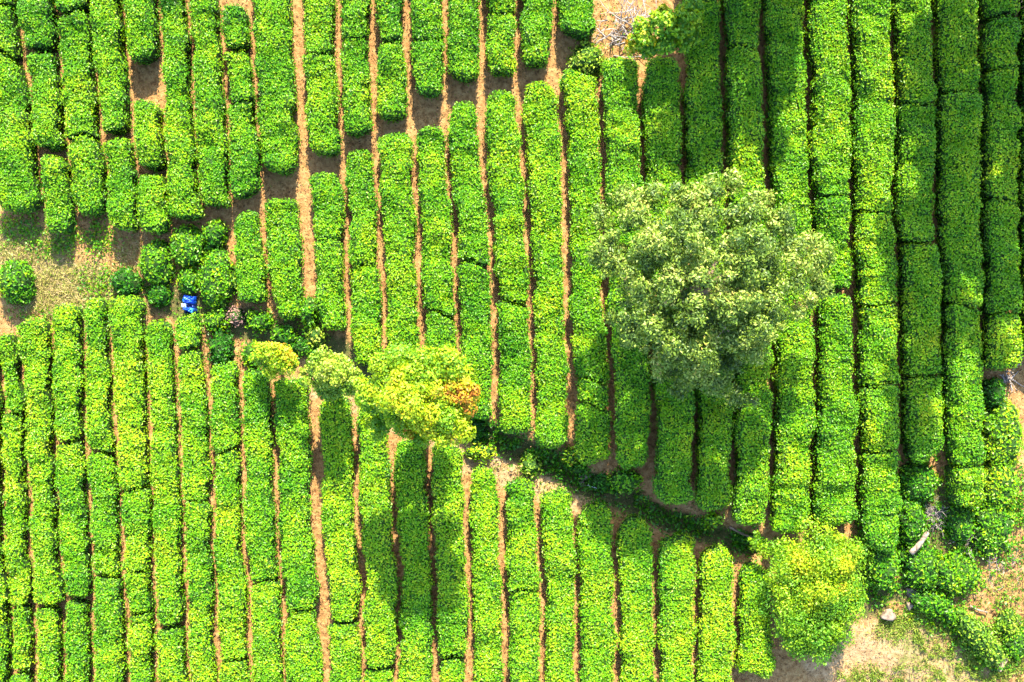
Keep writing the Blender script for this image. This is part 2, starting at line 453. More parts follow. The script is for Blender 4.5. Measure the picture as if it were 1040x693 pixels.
UPW = {9: 16, 10: 9, 11: 10, 12: 11, 13: 9.5, 14: 11, 15: 9, 16: 10.5, 17: 9, 4: 9, 7: 8.5, 24: 9.5, 25: 9}
LOW_W = {10: 14, 11: 9, 13: 9, 14: 10, 15: 9.5, 16: 8.5}

UP_SEG = {
 0: [(-130, 5), (8, 55), (60, 215)],
 1: [(-130, 47), (54, 149), (159, 234)],
 2: [(-130, 11), (17, 139), (142, 214)],
 3: [(-130, 134), (144, 234)],
 4: [(-130, 56), (102, 168), (176, 236)],
 5: [(-130, 222)],
 6: [(-130, 211)],
 7: [(-130, -4), (4, 45), (51, 101), (103, 198), (218, 306)],
 8: [(-130, 172), (201, 320)],
 9: [(-130, 51), (54, 155), (178, 246), (247, 339)],
 10: [(-130, 40), (41.5, 136), (155, 270), (272, 372)],
 11: [(-130, 42), (46, 119), (138, 366)],
 12: [(-130, 40), (41.5, 95), (129, 318), (321, 376)],
 13: [(-130, 82), (108, 265), (270, 428)],
 14: [(-130, 10), (13, 75), (94, 305), (309, 438)],
 15: [(-130, 64), (84, 452)],
 16: [(-130, 33), (72, 384), (387, 411), (413, 470)],
 17: [(57, 477)],
 18: [(60, 510)],
 19: [(-130, 519)],
 20: [(-130, 50), (52, 531)],
 21: [(-130, 543)],
 22: [(-130, 202), (204, 293), (300, 533)],
 23: [(-130, 217), (219, 310), (312.5, 391), (393.5, 455), (457, 556)],
 24: [(-130, 107), (108.5, 245), (248.5, 381), (383.5, 466)],
 25: [(-130, 96), (98, 310), (312, 470), (473, 512)],
 26: [(-130, 15), (19, 70), (72, 205), (207, 320), (322, 378)],
 27: [(-130, 100), (102, 360)],
}
LO_SEG = {
 -1: [(345, 440), (443, 800)],
 0: [(336, 416), (420, 614), (617, 679), (684, 800)],
 1: [(325, 617), (622, 800)],
 2: [(309, 445), (449, 603), (610, 800)],
 3: [(308, 462), (466, 583), (587, 800)],
 4: [(303, 494), (497, 578), (580, 621), (624.5, 800)],
 5: [(329, 635), (641, 800)],
 6: [(321, 354), (358.5, 506), (507.5, 800)],
 7: [(371, 458), (460.5, 672), (675, 800)],
 8: [(376, 587), (590.5, 800)],
 9: [(383, 619), (622, 800)],
 10: [(404, 628), (631, 800)],
 11: [(413, 674), (677, 800)],
 12: [(448, 800)],
 13: [(453, 669), (674, 800)],
 14: [(477, 800)],
 15: [(487, 603), (605, 800)],
 16: [(498, 800)],
 17: [(514, 800)],
 18: [(531, 800)],
 19: [(545, 800)],
 20: [(560, 800)],
 21: [(575, 687)],
}

def hedge_mesh(gl, gr, wl, wr, y0, y1, height, tone0, seed, gaps=(20, 20), dens=950):
    """one clipped length of tea hedge between two soil lines; returns mesh and origin"""
    n = max(10, int((y1 - y0) / 2.2))
    py = np.linspace(y0, y1, n)
    py = np.sort(np.concatenate([py, [y0 + 0.7, y1 - 0.7, y0 + 1.8, y1 - 1.8]])); n += 4
    yl = np.array([p[0] for p in gl]); xl = np.array([p[1] for p in gl])
    yr = np.array([p[0] for p in gr]); xr = np.array([p[1] for p in gr])
    L = np.interp(py, yl, xl) + wl / 2
    Rr = np.interp(py, yr, xr) - wr / 2
    # ragged edges
    L = L + (noise2(py, py * 0 + seed, 24, 31) - 0.5) * 4.8 + (noise2(py, py * 0 + seed, 8, 32) - 0.5) * 4.2
    Rr = Rr + (noise2(py, py * 0 + seed, 24, 33) - 0.5) * 4.8 + (noise2(py, py * 0 + seed, 8, 34) - 0.5) * 4.2
    cx = (L + Rr) / 2; hw = (Rr - L) / 2
    dtop, dbot = py - y0, y1 - py
    rmax = min(0.55 * np.mean(hw) + 2, (y1 - y0) * 0.45)
    r_t = min(max(0.75 * gaps[0], 2.0), rmax); r_b = min(max(0.75 * gaps[1], 2.0), rmax)
    rr = 1.0
    d = np.minimum(dtop / r_t, dbot / r_b)
    t = np.clip(d / rr, 0, 1)
    plan = np.power(np.maximum(1 - (1 - t) ** 2.6, 1e-4), 1 / 2.6)
    hfac = np.power(np.maximum(1 - (1 - np.clip(d / (rr * 0.8), 0, 1)) ** 4, 1e-4), 1 / 4)
    hw2 = hw * plan
    nv = 25
    th = np.linspace(math.pi, 0, nv)
    e = 0.34
    cu = np.sign(np.cos(th)) * np.abs(np.cos(th)) ** e
    su = np.abs(np.sin(th)) ** e
    # narrower near the ground
    foot = 0.80 + 0.20 * sstep(0.0, 0.75, su)
    PX = cx[:, None] + hw2[:, None] * (cu * foot)[None, :]
    PY = np.repeat(py[:, None], nv, axis=1)
    # ends are never cut square
    endw = np.clip(1 - np.abs(py - y0) / 14, 0, 1)[:, None] * (noise2(PX, PX * 0 + round(y0 / 4.0), 17, 36) - 0.5) * 12 \
        + np.clip(1 - np.abs(py - y1) / 14, 0, 1)[:, None] * (noise2(PX, PX * 0 + round((y1 + 2) / 4.0), 17, 36) - 0.5) * 12
    PY = PY + endw
    wx, wy = at(PX, PY, height * 0.8)
    hz = height * (0.3 + 0.7 * hfac)[:, None] * su[None, :]
    bump = (noise2(wx, wy, 0.75, 41) - 0.5) * 0.30 + (noise2(wx, wy, 0.28, 42) - 0.5) * 0.16 + (noise2(wx, wy, 0.15, 44) - 0.5) * 0.10
    wz = terrain_smooth(wx, wy) - 0.06 + hz * (1 + bump)
    # sideways lumps
    wx = wx + (noise2(wy, wz * 0.7 + cu[None, :] * 9, 0.35, 43) - 0.5) * 0.10
    V = np.stack([wx, wy, wz], axis=-1).reshape(-1, 3)
    Q = grid_quads(n, nv)
    Nf, A = face_info(V, Q)
    if np.mean(Nf[:, 2]) < 0:
        Q = Q[:, ::-1].copy(); Nf, A = face_info(V, Q)
    w = A * (0.10 + 0.90 * np.clip(Nf[:, 2], 0, 1) ** 1.3)
    cnt = int(w.sum() * dens)
    P, f = sample_surface(V, Q, w, cnt)
    N = unit(Nf[f] + np.array([0, 0, 0.25]) + RNG.normal(size=(cnt, 3)) * 0.42)
    P = P + Nf[f] * RNG.uniform(-0.02, 0.10, cnt)[:, None]
    LV, LQ = leaves(P, N, 0.092, 0.054)
    patch = noise2(P[:, 0], P[:, 1], 1.2, 51) - 0.5
    patch2 = noise2(P[:, 0], P[:, 1], 0.45, 52) - 0.5
    tn = tone0 + 0.28 * patch + 0.24 * patch2 + RNG.normal(size=cnt) * 0.13 + 0.10 * (np.clip(Nf[f][:, 2], 0, 1) - 0.6)
    tn = np.where(RNG.random(cnt) < 0.10, tn - 0.3, tn)     # older leaves, plus the shadowed gaps between clumps put into leaf colour
    tn = np.clip(tn, 0, 1)
    o = np.array([V[:, 0].mean(), V[:, 1].mean(), 0.0]); o[2] = float(terrain_smooth(o[0], o[1]))
    AV = np.concatenate([V, LV]) - o
    AQ = np.concatenate([Q, LQ + len(V)])
    mi = np.concatenate([np.zeros(len(Q), int), np.ones(len(LQ), int)])
    tt = np.concatenate([np.zeros(len(Q)), tn])
    sm = np.concatenate([np.ones(len(Q), bool), np.zeros(len(LQ), bool)])
    return mesh_quads('tea_hedge', AV, AQ, tt, mi, [M['tea_core'], M['tea']], sm), o

ORD = ['', 'first', 'second', 'third', 'fourth', 'fifth', 'sixth', 'seventh', 'eighth', 'ninth', 'tenth', 'eleventh', 'twelfth',
       'thirteenth', 'fourteenth', 'fifteenth', 'sixteenth', 'seventeenth', 'eighteenth', 'nineteenth', 'twentieth']

def build_rows(lines, widths, segs, field_of, counts):
    rows = {}
    for k, sg in segs.items():
        for (a, b) in sg:
            rows.setdefault((field_of(k, a, b), k), []).append((a, b))
    order = {}
    for (f, k) in sorted(rows):
        order.setdefault(f, []).append(k)
    for (f, k), sg in sorted(rows.items()):
        ks = order[f]; i = ks.index(k); n = len(ks)
        # rows are counted from whichever end of the field is nearer
        where = ('%s row from left' % ORD[i + 1]) if i < (n + 1) // 2 else ('%s row from right' % ORD[n - i])
        if i == 0: where = 'leftmost row'
        if i == n - 1: where = 'rightmost row'
        vis = [s for s in sg if s[1] > 1 and s[0] < 692]
        for (a, b) in sg:
            if (a, b) not in vis:
                continue
            j = vis.index((a, b)); m = len(vis)
            if m == 1: pos = 'whole row'
            elif j == 0: pos = 'top piece'
            elif j == m - 1: pos = 'bottom piece'
            else: pos = '%s piece from top' % ORD[j + 1]
            ln = min(b, 693) - max(a, 0)
            adj = 'short' if ln < 60 else ('long' if ln > 150 else 'medium length')
            lab = '%s clipped tea hedge, %s field, %s, %s' % (adj, {'upper': 'upper-left', 'right': 'right-hand'}.get(f, f), where, pos)
            seed = k * 13 + j * 3 + (500 if f == 'lower' else 0)
            h = 0.88 + 0.10 * random.random()
            tone = {'right': 0.62, 'lower': 0.64, 'middle': 0.62, 'upper': 0.58}[f] + random.uniform(-0.05, 0.05)
            ga = min([a - s[1] for s in sg if s[1] <= a] + [25]); gb = min([s[0] - b for s in sg if s[0] >= b] + [25])
            h += {'right': 0.42, 'upper': 0.26, 'middle': 0.05, 'lower': 0.0}[f]
            dw = 9.0 if f == 'right' else 8.5
            me, o = hedge_mesh(lines[k], lines[k + 1], widths.get(k, dw), widths.get(k + 1, dw), a, b, h, tone, seed, (ga, gb))
            tag(link('tea_hedge', me, loc=o), lab, 'tea hedge', 'tea hedges planted in rows')

def up_field(k, a, b):
    if k >= 17: return 'right'
    lim = np.interp(k, [0, 3, 7, 9, 12, 16], [240, 240, 200, 160, 110, 60])
    return 'upper' if (a + b) / 2 < lim and a < lim - 10 else 'middle'

build_rows(UP, UPW, UP_SEG, up_field, None)
build_rows(LO, LOW_W, LO_SEG, lambda k, a, b: 'lower', None)

# ------------------------------------------------------------------ bushes
def bush(name, px, py, rx, ry, h, tone, label, cat='bush', mat='tea', dens=330, leaf=(0.125, 0.07), group=None, rough=None, rot=0.0):
    if rough is None: rough = 0.24 if name == 'tea_bush' else 0.45
    stray = 0.12 if name == 'tea_bush' else 0.24
    cx, cy = (float(v) for v in at(px, py, h * 0.8))
    z0 = float(terrain_smooth(cx, cy))
    nu, nv = 28, 12
    az = np.linspace(0, 2 * math.pi, nu, endpoint=False)
    el = np.linspace(0.0, math.pi / 2 - 0.02, nv)
    AZ, EL = np.meshgrid(az, el, indexing='ij')
    cr = np.cos(EL) ** 0.7
    lump = 1 + rough * 2 * (noise2(np.cos(AZ) * 2 + px, np.sin(AZ) * 2 + EL * 1.5 + py, 0.55, 61) - 0.5)
    lx = np.cos(AZ) * cr * rx / S * lump; ly = np.sin(AZ) * cr * ry / S * lump
    c, s = math.cos(rot), math.sin(rot)
    vx, vy = lx * c - ly * s, lx * s + ly * c
    vz = -0.06 + (h + 0.06) * np.sin(EL) ** 0.75 * (1 + 0.8 * rough * (noise2(vx + px, vy + py, 0.4, 62) - 0.5))
    V = np.stack([vx, vy, vz], -1).reshape(-1, 3)
    Q = grid_quads(nu, nv, True)
    Nf, A = face_info(V, Q)
    if np.mean(Nf[:, 2]) < 0:
        Q = Q[:, ::-1].copy(); Nf, A = face_info(V, Q)
    w = A * (0.4 + 0.6 * np.clip(Nf[:, 2], 0, 1))
    cnt = max(40, int(w.sum() * dens))
    P, f = sample_surface(V, Q, w, cnt)
    N = unit(Nf[f] + np.array([0, 0, 0.25]) + RNG.normal(size=(cnt, 3)) * 0.5)
    P = P + Nf[f] * (RNG.uniform(-0.05, 0.06, cnt) + stray * RNG.random(cnt) ** 3)[:, None]
    LV, LQ = leaves(P, N, *leaf)
    tn = np.clip(tone + 0.3 * (noise2(P[:, 0] + px, P[:, 1] + py, 0.4, 63) - 0.5) + RNG.normal(size=cnt) * 0.17, 0, 1)
    me = mesh_quads(name, np.concatenate([V, LV]), np.concatenate([Q, LQ + len(V)]), np.concatenate([np.zeros(len(Q)), tn]),
                    np.concatenate([np.zeros(len(Q), int), np.ones(cnt, int)]), [M['tea_core'], M[mat]],
                    np.concatenate([np.ones(len(Q), bool), np.zeros(cnt, bool)]))
    return tag(link(name, me, loc=(cx, cy, z0)), label, cat, group)

G1 = 'small bushes along the upper dirt track'
G2 = 'small bushes along the lower bank'
G3 = 'bushes in the rough lower right corner'
for a in [
    ('tea_bush', 12, 286, 16, 22, 0.9, 0.5, 'round tea bush at left edge beside the patch of dry grass', 'bush', 'tea', G1),
    ('tea_bush', 157, 266, 15, 21, 0.9, 0.55, 'round bright tea bush up and left of the blue tarpaulin', 'bush', 'tea', G1),
    ('tea_bush', 188, 250, 16, 20, 0.85, 0.52, 'round tea bush topping the column of bushes above the blue tarpaulin', 'bush', 'tea', G1),
    ('tea_bush', 190, 285, 10, 12, 0.7, 0.5, 'small round tea bush touching the blue tarpaulin from above', 'bush', 'tea', G1),
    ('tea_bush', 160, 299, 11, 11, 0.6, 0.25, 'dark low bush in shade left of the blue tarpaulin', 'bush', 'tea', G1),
    ('tea_bush', 217, 238, 11, 14, 0.8, 0.5, 'small round tea bush at the head of a row by the upper track', 'bush', 'tea', G1),
    ('tea_bush', 218, 281, 17, 28, 0.9, 0.55, 'oval tea bush right of the blue tarpaulin', 'bush', 'tea', G1),
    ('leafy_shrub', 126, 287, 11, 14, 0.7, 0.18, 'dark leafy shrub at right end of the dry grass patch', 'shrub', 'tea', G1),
    ('leafy_shrub', 219, 326, 10, 9, 0.6, 0.55, 'small light green bush just left of the purple-brown dead weeds', 'bush', 'tea', G1),
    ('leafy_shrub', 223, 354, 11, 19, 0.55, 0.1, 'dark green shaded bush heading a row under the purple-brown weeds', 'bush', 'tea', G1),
    ('leafy_shrub', 263, 326, 12, 9, 0.6, 0.55, 'small bright bush just right of the purple-brown dead weeds', 'bush', 'tea', G1),
    ('leafy_shrub', 288, 340, 13, 8, 0.5, 0.4, 'low green bush below the narrow end of a middle row', 'bush', 'tea', G1),
    ('leafy_shrub', 320, 342, 8, 8, 0.7, 0.6, 'tiny round pale bush standing above the pale green tree', 'bush', 'pale_leaf', G1),
    ('leafy_shrub', 312, 318, 9, 13, 0.8, 0.5, 'small round bush at foot of the wide soil lane', 'bush', 'tea', G1),
    ('leafy_shrub', 308, 354, 11, 8, 0.5, 0.3, 'dark low bush between the two small yellowish trees', 'bush', 'tea', G1),
    ('leafy_shrub', 254, 362, 9, 12, 0.7, 0.5, 'green bush tucked against the left side of the small yellow tree', 'bush', 'tea', G1),
    ('leafy_shrub', 598, 60, 15, 15, 0.8, 0.6, 'round light green bush in the upper track below the dead brush', 'bush', 'pale_leaf', G1),
    ('leafy_shrub', 597, 10, 1, 1, 0.1, 0.5, '', '', 'tea', ''),
    ('leafy_shrub', 637, 489, 14, 9, 0.7, 0.5, 'neat oval bush alone in the shaded bank under the middle field', 'bush', 'tea', G2),
    ('leafy_shrub', 725, 529, 7, 5, 0.75, 0.62, 'tiny bright sunlit bush in the dark bank near the fallen stick', 'bush', 'tea', G2),
    ('leafy_shrub', 538, 474, 8, 10, 0.6, 0.55, 'small round pale bush beside the sandy lower path', 'bush', 'pale_leaf', G2),
    ('leafy_shrub', 580, 463, 6, 7, 0.55, 0.5, 'little yellowish bush at foot of a soil lane above the two stones', 'bush', 'yellow_leaf', G2),
    ('leafy_shrub', 588, 477, 8, 6, 0.45, 0.4, 'small dull green bush immediately above the two stones', 'bush', 'tea', G2),
    ('leafy_shrub', 487, 460, 12, 6, 0.4, 0.85, 'low yellow-green bush at bend of the sandy lower path', 'bush', 'tea', G2),
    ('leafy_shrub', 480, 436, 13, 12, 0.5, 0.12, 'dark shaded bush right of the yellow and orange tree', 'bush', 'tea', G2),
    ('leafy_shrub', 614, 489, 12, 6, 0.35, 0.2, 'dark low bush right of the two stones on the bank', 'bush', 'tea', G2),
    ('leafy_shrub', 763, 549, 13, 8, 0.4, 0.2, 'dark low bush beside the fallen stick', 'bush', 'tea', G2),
    ('tea_bush', 896, 577, 18, 23, 0.9, 0.45, 'oval tea bush ending the row just right of the large yellow-green shrub', 'bush', 'tea', G3),
    ('tea_bush', 935, 490, 19, 18, 0.8, 0.4, 'ragged tea bush above the grey brush heap', 'bush', 'tea', G3),
    ('tea_bush', 928, 530, 13, 22, 0.7, 0.42, 'ragged tea bush left of the grey brush heap', 'bush', 'tea', G3),
    ('tea_bush', 978, 532, 11, 19, 0.8, 0.42, 'small upright tea bush right of the grey brush heap', 'bush', 'tea', G3),
    ('leafy_shrub', 937, 575, 19, 21, 0.7, 0.45, 'broad green bush below the pale log', 'bush', 'tea', G3),
    ('leafy_shrub', 972, 585, 21, 19, 0.7, 0.6, 'bright yellow-green bush left of the bare orange soil', 'bush', 'tea', G3),
    ('leafy_shrub', 1008, 535, 19, 25, 0.7, 0.55, 'loose light green bush above the bare orange soil', 'bush', 'tea', G3),
    ('tea_bush', 1022, 445, 20, 34, 0.9, 0.72, 'large yellow-green tea bush at right edge below the dead branches', 'bush', 'tea', G3),
    ('tea_bush', 1018, 493, 18, 24, 0.85, 0.7, 'yellow-green tea bush at right edge, lower one of two', 'bush', 'tea', G3),
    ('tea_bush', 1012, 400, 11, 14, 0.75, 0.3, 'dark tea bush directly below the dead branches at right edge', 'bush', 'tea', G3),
    ('leafy_shrub', 948, 613, 17, 9, 0.6, 0.4, 'low dark green bush right of the dark broken rock', 'bush', 'tea', G3),
    ('leafy_shrub', 1025, 636, 10, 14, 0.4, 0.55, 'small weedy bush on the bare orange soil', 'bush', 'pale_leaf', G3),
    ('leafy_shrub', 1034, 655, 12, 12, 0.4, 0.5, 'weedy green bush at right edge near the plank', 'bush', 'tea', G3),
    ]:
    if not a[7]: continue
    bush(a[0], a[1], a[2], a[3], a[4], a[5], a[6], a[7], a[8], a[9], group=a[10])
bush('ditch_shrub', 999, 651, 30, 11, 0.9, 0.42, 'long dark leafy shrub overhanging the ditch near the plank', 'shrub', 'pale_leaf', group=G3, rot=-0.82)
bush('leafy_shrub', 962, 622, 22, 7, 0.5, 0.45, 'slanting green bush strip leading into the ditch shrub', 'bush', 'tea', group=G3, rot=-0.6)

# ------------------------------------------------------------------ trees
def crown_mesh(lobes, org, mat, count, leaf, shell=0.55, up=0.5, jitter=0.55, tspread=0.16, name='crown', split=7):
    """lobes: (x, y, z, rx, ry, rz, tone)"""
    sub = []
    for l in lobes:
        if split:
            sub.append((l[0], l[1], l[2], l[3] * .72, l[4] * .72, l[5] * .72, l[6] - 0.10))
        for i in range(split):
            a = RNG.uniform(0, 6.283); e = math.asin(RNG.uniform(-0.25, 1.0)); q = RNG.uniform(0.6, 0.95); w = RNG.uniform(0.32, 0.56)
            sub.append((l[0] + math.cos(a) * math.cos(e) * q * l[3], l[1] + math.sin(a) * math.cos(e) * q * l[4], l[2] + math.sin(e) * q * l[5],
                        l[3] * w, l[4] * w, l[5] * w * 1.1, l[6] + RNG.normal() * 0.07))
    lob = np.array(sub if split else lobes, float)
    wt = lob[:, 3] * lob[:, 4] + 0.5 * lob[:, 3] * lob[:, 5]
    k = RNG.choice(len(lob), size=count, p=wt / wt.sum())
    d = unit(RNG.normal(size=(count, 3)) + np.array([0, 0, 0.25]))
    r = shell + (1 - shell) * RNG.random(count) ** 0.7
    # twigs poke out unevenly
    r = r * (0.82 + 0.42 * noise2(d[:, 0] * 3 + k * 7.3, d[:, 1] * 3 + d[:, 2] * 2, 0.55, 71))
    P = lob[k, :3] + d * r[:, None] * lob[k, 3:6]
    N = unit(d + np.array([0, 0, up]) + RNG.normal(size=(count, 3)) * jitter)
    V, Q = leaves(P, N, *leaf)
    tn = np.clip(lob[k, 6] + RNG.normal(size=count) * tspread + 0.25 * (noise2(P[:, 0], P[:, 1] + P[:, 2], 0.5, 72) - 0.5), 0, 1)
    return mesh_quads(name, V - org, Q, tn, None, [M[mat]])

def limb_paths(base, top, lobes, r0, nmain=None):
    parts = []
    base = np.array(base, float); top = np.array(top, float)
    t = np.linspace(0, 1, 7)[:, None]
    bend = np.array([0.12, -0.08, 0]) * np.sin(t * math.pi)
    path = base + (top - base) * t + bend
    trunk = tube(path, r0 * (1.15 - 0.65 * t[:, 0]), 9)
    limbs = []
    for l in lobes:
        p1 = np.array(l[:3]) + np.array([0, 0, -0.2 * l[5]])
        s = path[random.randint(2, 5)]
        mid = (s + p1) / 2 + np.array([random.uniform(-.2, .2), random.uniform(-.2, .2), -0.12 * np.linalg.norm(p1 - s)])
        pp = np.array([s, s * 0.5 + mid * 0.5, mid, mid * 0.45 + p1 * 0.55, p1])
        limbs.append(tube(pp, np.array([0.42, 0.34, 0.26, 0.17, 0.06]) * r0, 6))
    return trunk, limbs

def tree(name, label, cat, lobes_px, base_px, mat, count, leaf, r0, top_z, group=None, shell=0.55, nl=7, **kw):
    """lobes_px: (px, py, z, r_px, tone, squash)"""
    bx, by = (float(v) for v in at(*base_px, 0.0))
    z0 = float(terrain_smooth(bx, by))
    org = np.array([bx, by, z0])
    lobes = []
    for (px, py, z, r, tn, sq) in lobes_px:
        k = 1 - (z0 + z) / HC
        lobes.append(((px - 520) / S * k, (346.5 - py) / S * k, z0 + z, r / S * k, r / S * k, r / S * k * sq, tn))
    root = thing(name, label, cat, org, group)
    big = sorted(lobes, key=lambda l: -l[3])[:nl]
    tr, lm = limb_paths(org + np.array([0, 0, -0.1]), (np.mean([l[0] for l in lobes]), np.mean([l[1] for l in lobes]), z0 + top_z), big, r0)
    link('trunk', mesh_quads('trunk', tr[0] - org, tr[1], mats=[M['bark']], smooth=np.ones(len(tr[1]), bool)), root)
    for l in lm:
        link('limb', mesh_quads('limb', l[0] - org, l[1], mats=[M['bark']], smooth=np.ones(len(l[1]), bool)), root)
    link('crown', crown_mesh(lobes, org, mat, count, leaf, shell=shell, **kw), root)
    return root, org

# big grey-green tree: many small clumps spread over a wide, uneven dome
bl = []
rs = random.Random(5)
def edge_r(a):      # uneven rim of the crown
    return 1 + 0.09 * math.sin(3 * a + 0.6) + 0.07 * math.sin(5 * a + 2.0) + 0.05 * math.sin(9 * a + 1.0)
for i in range(240):
    a = rs.uniform(0, 2 * math.pi); q = math.sqrt(rs.random()) * edge_r(a)
    x = 714 + math.cos(a) * q * 118; y = 279 - math.sin(a) * q * 104
    qq = min(q, 1.0)
    z = 4.5 + 2.9 * math.sqrt(max(0, 1 - qq * qq)) * rs.uniform(0.7, 1.05) + (0.5 if y < 250 else 0)
    bl.append((x, y, z, rs.uniform(6, 15), rs.uniform(0.26, 0.62), rs.uniform(0.6, 0.9)))
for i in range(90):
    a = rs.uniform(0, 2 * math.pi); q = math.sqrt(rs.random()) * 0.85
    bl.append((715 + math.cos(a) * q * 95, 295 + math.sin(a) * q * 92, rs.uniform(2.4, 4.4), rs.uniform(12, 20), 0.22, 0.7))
for i in range(16):   # thin hanging sprays over the rows below
    bl.append((rs.uniform(660, 770), rs.uniform(375, 408), rs.uniform(2.6, 4.0), rs.uniform(6, 11), 0.3, 0.6))
bl.append((648, 203, 5.4, 12, 0.93, 0.7)); bl.append((812, 312, 5.2, 10, 0.85, 0.7))
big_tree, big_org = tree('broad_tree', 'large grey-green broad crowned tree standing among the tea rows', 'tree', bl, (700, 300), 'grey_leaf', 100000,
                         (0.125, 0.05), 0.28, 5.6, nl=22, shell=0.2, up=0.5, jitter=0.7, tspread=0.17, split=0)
for (a, b) in [((728, 345), (735, 331)), ((736, 331), (740, 343))]:
    k = 1 - 5.5 / HC
    p0 = np.array([(a[0] - 520) / S * k, (346.5 - a[1]) / S * k, 5.3]); p1 = np.array([(b[0] - 520) / S * k, (346.5 - b[1]) / S * k, 6.0])
    V, Q = tube([p0, (p0 + p1) / 2 + 0.02, p1], [0.022, 0.02, 0.012], 5)
    link('bare_twig', mesh_quads('bare_twig', V - big_org, Q, mats=[M['dead_wood']]), big_tree)

def grow(l, f, dt=0.0):
    return [(a, b, c, d * f, t + dt, e) for (a, b, c, d, t, e) in l]
tree('yellow_tree', 'yellow-green tree with orange tips beside the lower path', 'tree', grow(
     [(400, 385, 5.7, 26, .48, .75), (438, 383, 6.1, 28, .5, .75), (380, 397, 5.3, 18, .42, .75), (418, 405, 6.3, 26, .58, .7), (445, 408, 6.1, 24, .6, .7),
      (466, 392, 6.1, 16, .86, .7), (477, 407, 6.1, 13, .92, .7), (474, 397, 6.3, 12, .88, .7), (458, 430, 6.0, 18, .62, .75), (442, 437, 5.9, 16, .62, .7),
      (412, 428, 5.3, 15, .45, .7), (386, 432, 4.3, 12, .35, .75), (409, 433, 5.4, 7, .97, .6), (416, 438, 5.3, 7, .9, .6), (427, 438, 5.1, 13, .45, .7), (372, 407, 4.7, 11, .45, .7),
      (395, 412, 4.5, 18, .3, .7), (430, 420, 4.3, 22, .35, .7), (455, 380, 5.5, 18, .55, .7),
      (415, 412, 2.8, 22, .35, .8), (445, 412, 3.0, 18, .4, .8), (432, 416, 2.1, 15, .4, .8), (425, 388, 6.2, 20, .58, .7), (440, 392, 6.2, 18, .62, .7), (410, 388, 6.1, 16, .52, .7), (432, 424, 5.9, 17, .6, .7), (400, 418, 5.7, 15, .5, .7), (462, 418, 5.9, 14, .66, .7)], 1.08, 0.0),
     (432, 420), 'yellow_leaf', 44000, (0.11, 0.056), 0.13, 4.8, tspread=0.10)
tree('pale_tree', 'small pale green round tree left of the yellow and orange tree', 'tree',
     [(333, 375, 2.9, 20, .6, .75), (350, 378, 2.8, 18, .62, .75), (322, 382, 2.6, 15, .55, .75), (342, 390, 2.5, 16, .45, .7), (358, 385, 2.4, 13, .6, .7), (330, 392, 2.2, 13, .4, .7), (340, 383, 2.1, 20, .25, .7),
      (312, 378, 2.0, 8, .8, .7), (338, 378, 3.6, 15, .62, .8)],
     (344, 385), 'pale_leaf', 11000, (0.105, 0.058), 0.09, 2.2)
tree('small_yellow_tree', 'small bright yellow tree left of the pale green round tree', 'tree',
     [(273, 360, 2.3, 13, .68, .75), (286, 364, 2.3, 14, .62, .75), (265, 362, 1.9, 11, .5, .7), (280, 371, 2.0, 12, .6, .7), (296, 370, 1.8, 10, .55, .7), (278, 366, 1.6, 14, .3, .7)],
     (284, 368), 'yellow_leaf', 5500, (0.10, 0.052), 0.07, 1.7)
tree('leafy_tree', 'green young tree with yellow tips beside the bare dead brush', 'tree',
     [(652, 35, 2.4, 14, .45, .75), (672, 28, 2.8, 16, .38, .75), (692, 22, 2.6, 15, .5, .75), (700, 12, 2.4, 12, .3, .75), (660, 48, 2.0, 14, .35, .75), (680, 42, 2.2, 16, .22, .75), (698, 36, 2.0, 12, .3, .75),
      (673, 14, 2.4, 9, .55, .7), (645, 45, 1.8, 10, .6, .7)],
     (676, 40), 'yellow_leaf', 5000, (0.15, 0.085), 0.08, 1.9)
tree('large_shrub', 'large spreading yellow-green shrub at lower end of the right rows', 'shrub', grow(
     [(798, 562, 1.5, 22, .54, .7), (825, 562, 1.7, 26, .58, .65), (852, 570, 1.6, 20, .58, .65), (860, 590, 1.5, 18, .56, .7), (835, 590, 1.8, 28, .56, .6), (806, 590, 1.6, 24, .46, .65),
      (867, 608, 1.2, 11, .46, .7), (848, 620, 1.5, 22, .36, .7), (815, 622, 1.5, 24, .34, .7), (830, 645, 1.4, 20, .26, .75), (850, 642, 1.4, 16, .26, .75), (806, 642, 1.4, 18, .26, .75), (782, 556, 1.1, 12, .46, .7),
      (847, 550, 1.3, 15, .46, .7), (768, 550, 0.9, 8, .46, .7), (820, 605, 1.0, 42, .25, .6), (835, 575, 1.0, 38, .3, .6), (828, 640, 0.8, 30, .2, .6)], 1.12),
     (826, 605), 'yellow_leaf', 40000, (0.095, 0.05), 0.10, 0.9, shell=0.35, jitter=0.7, tspread=0.09)

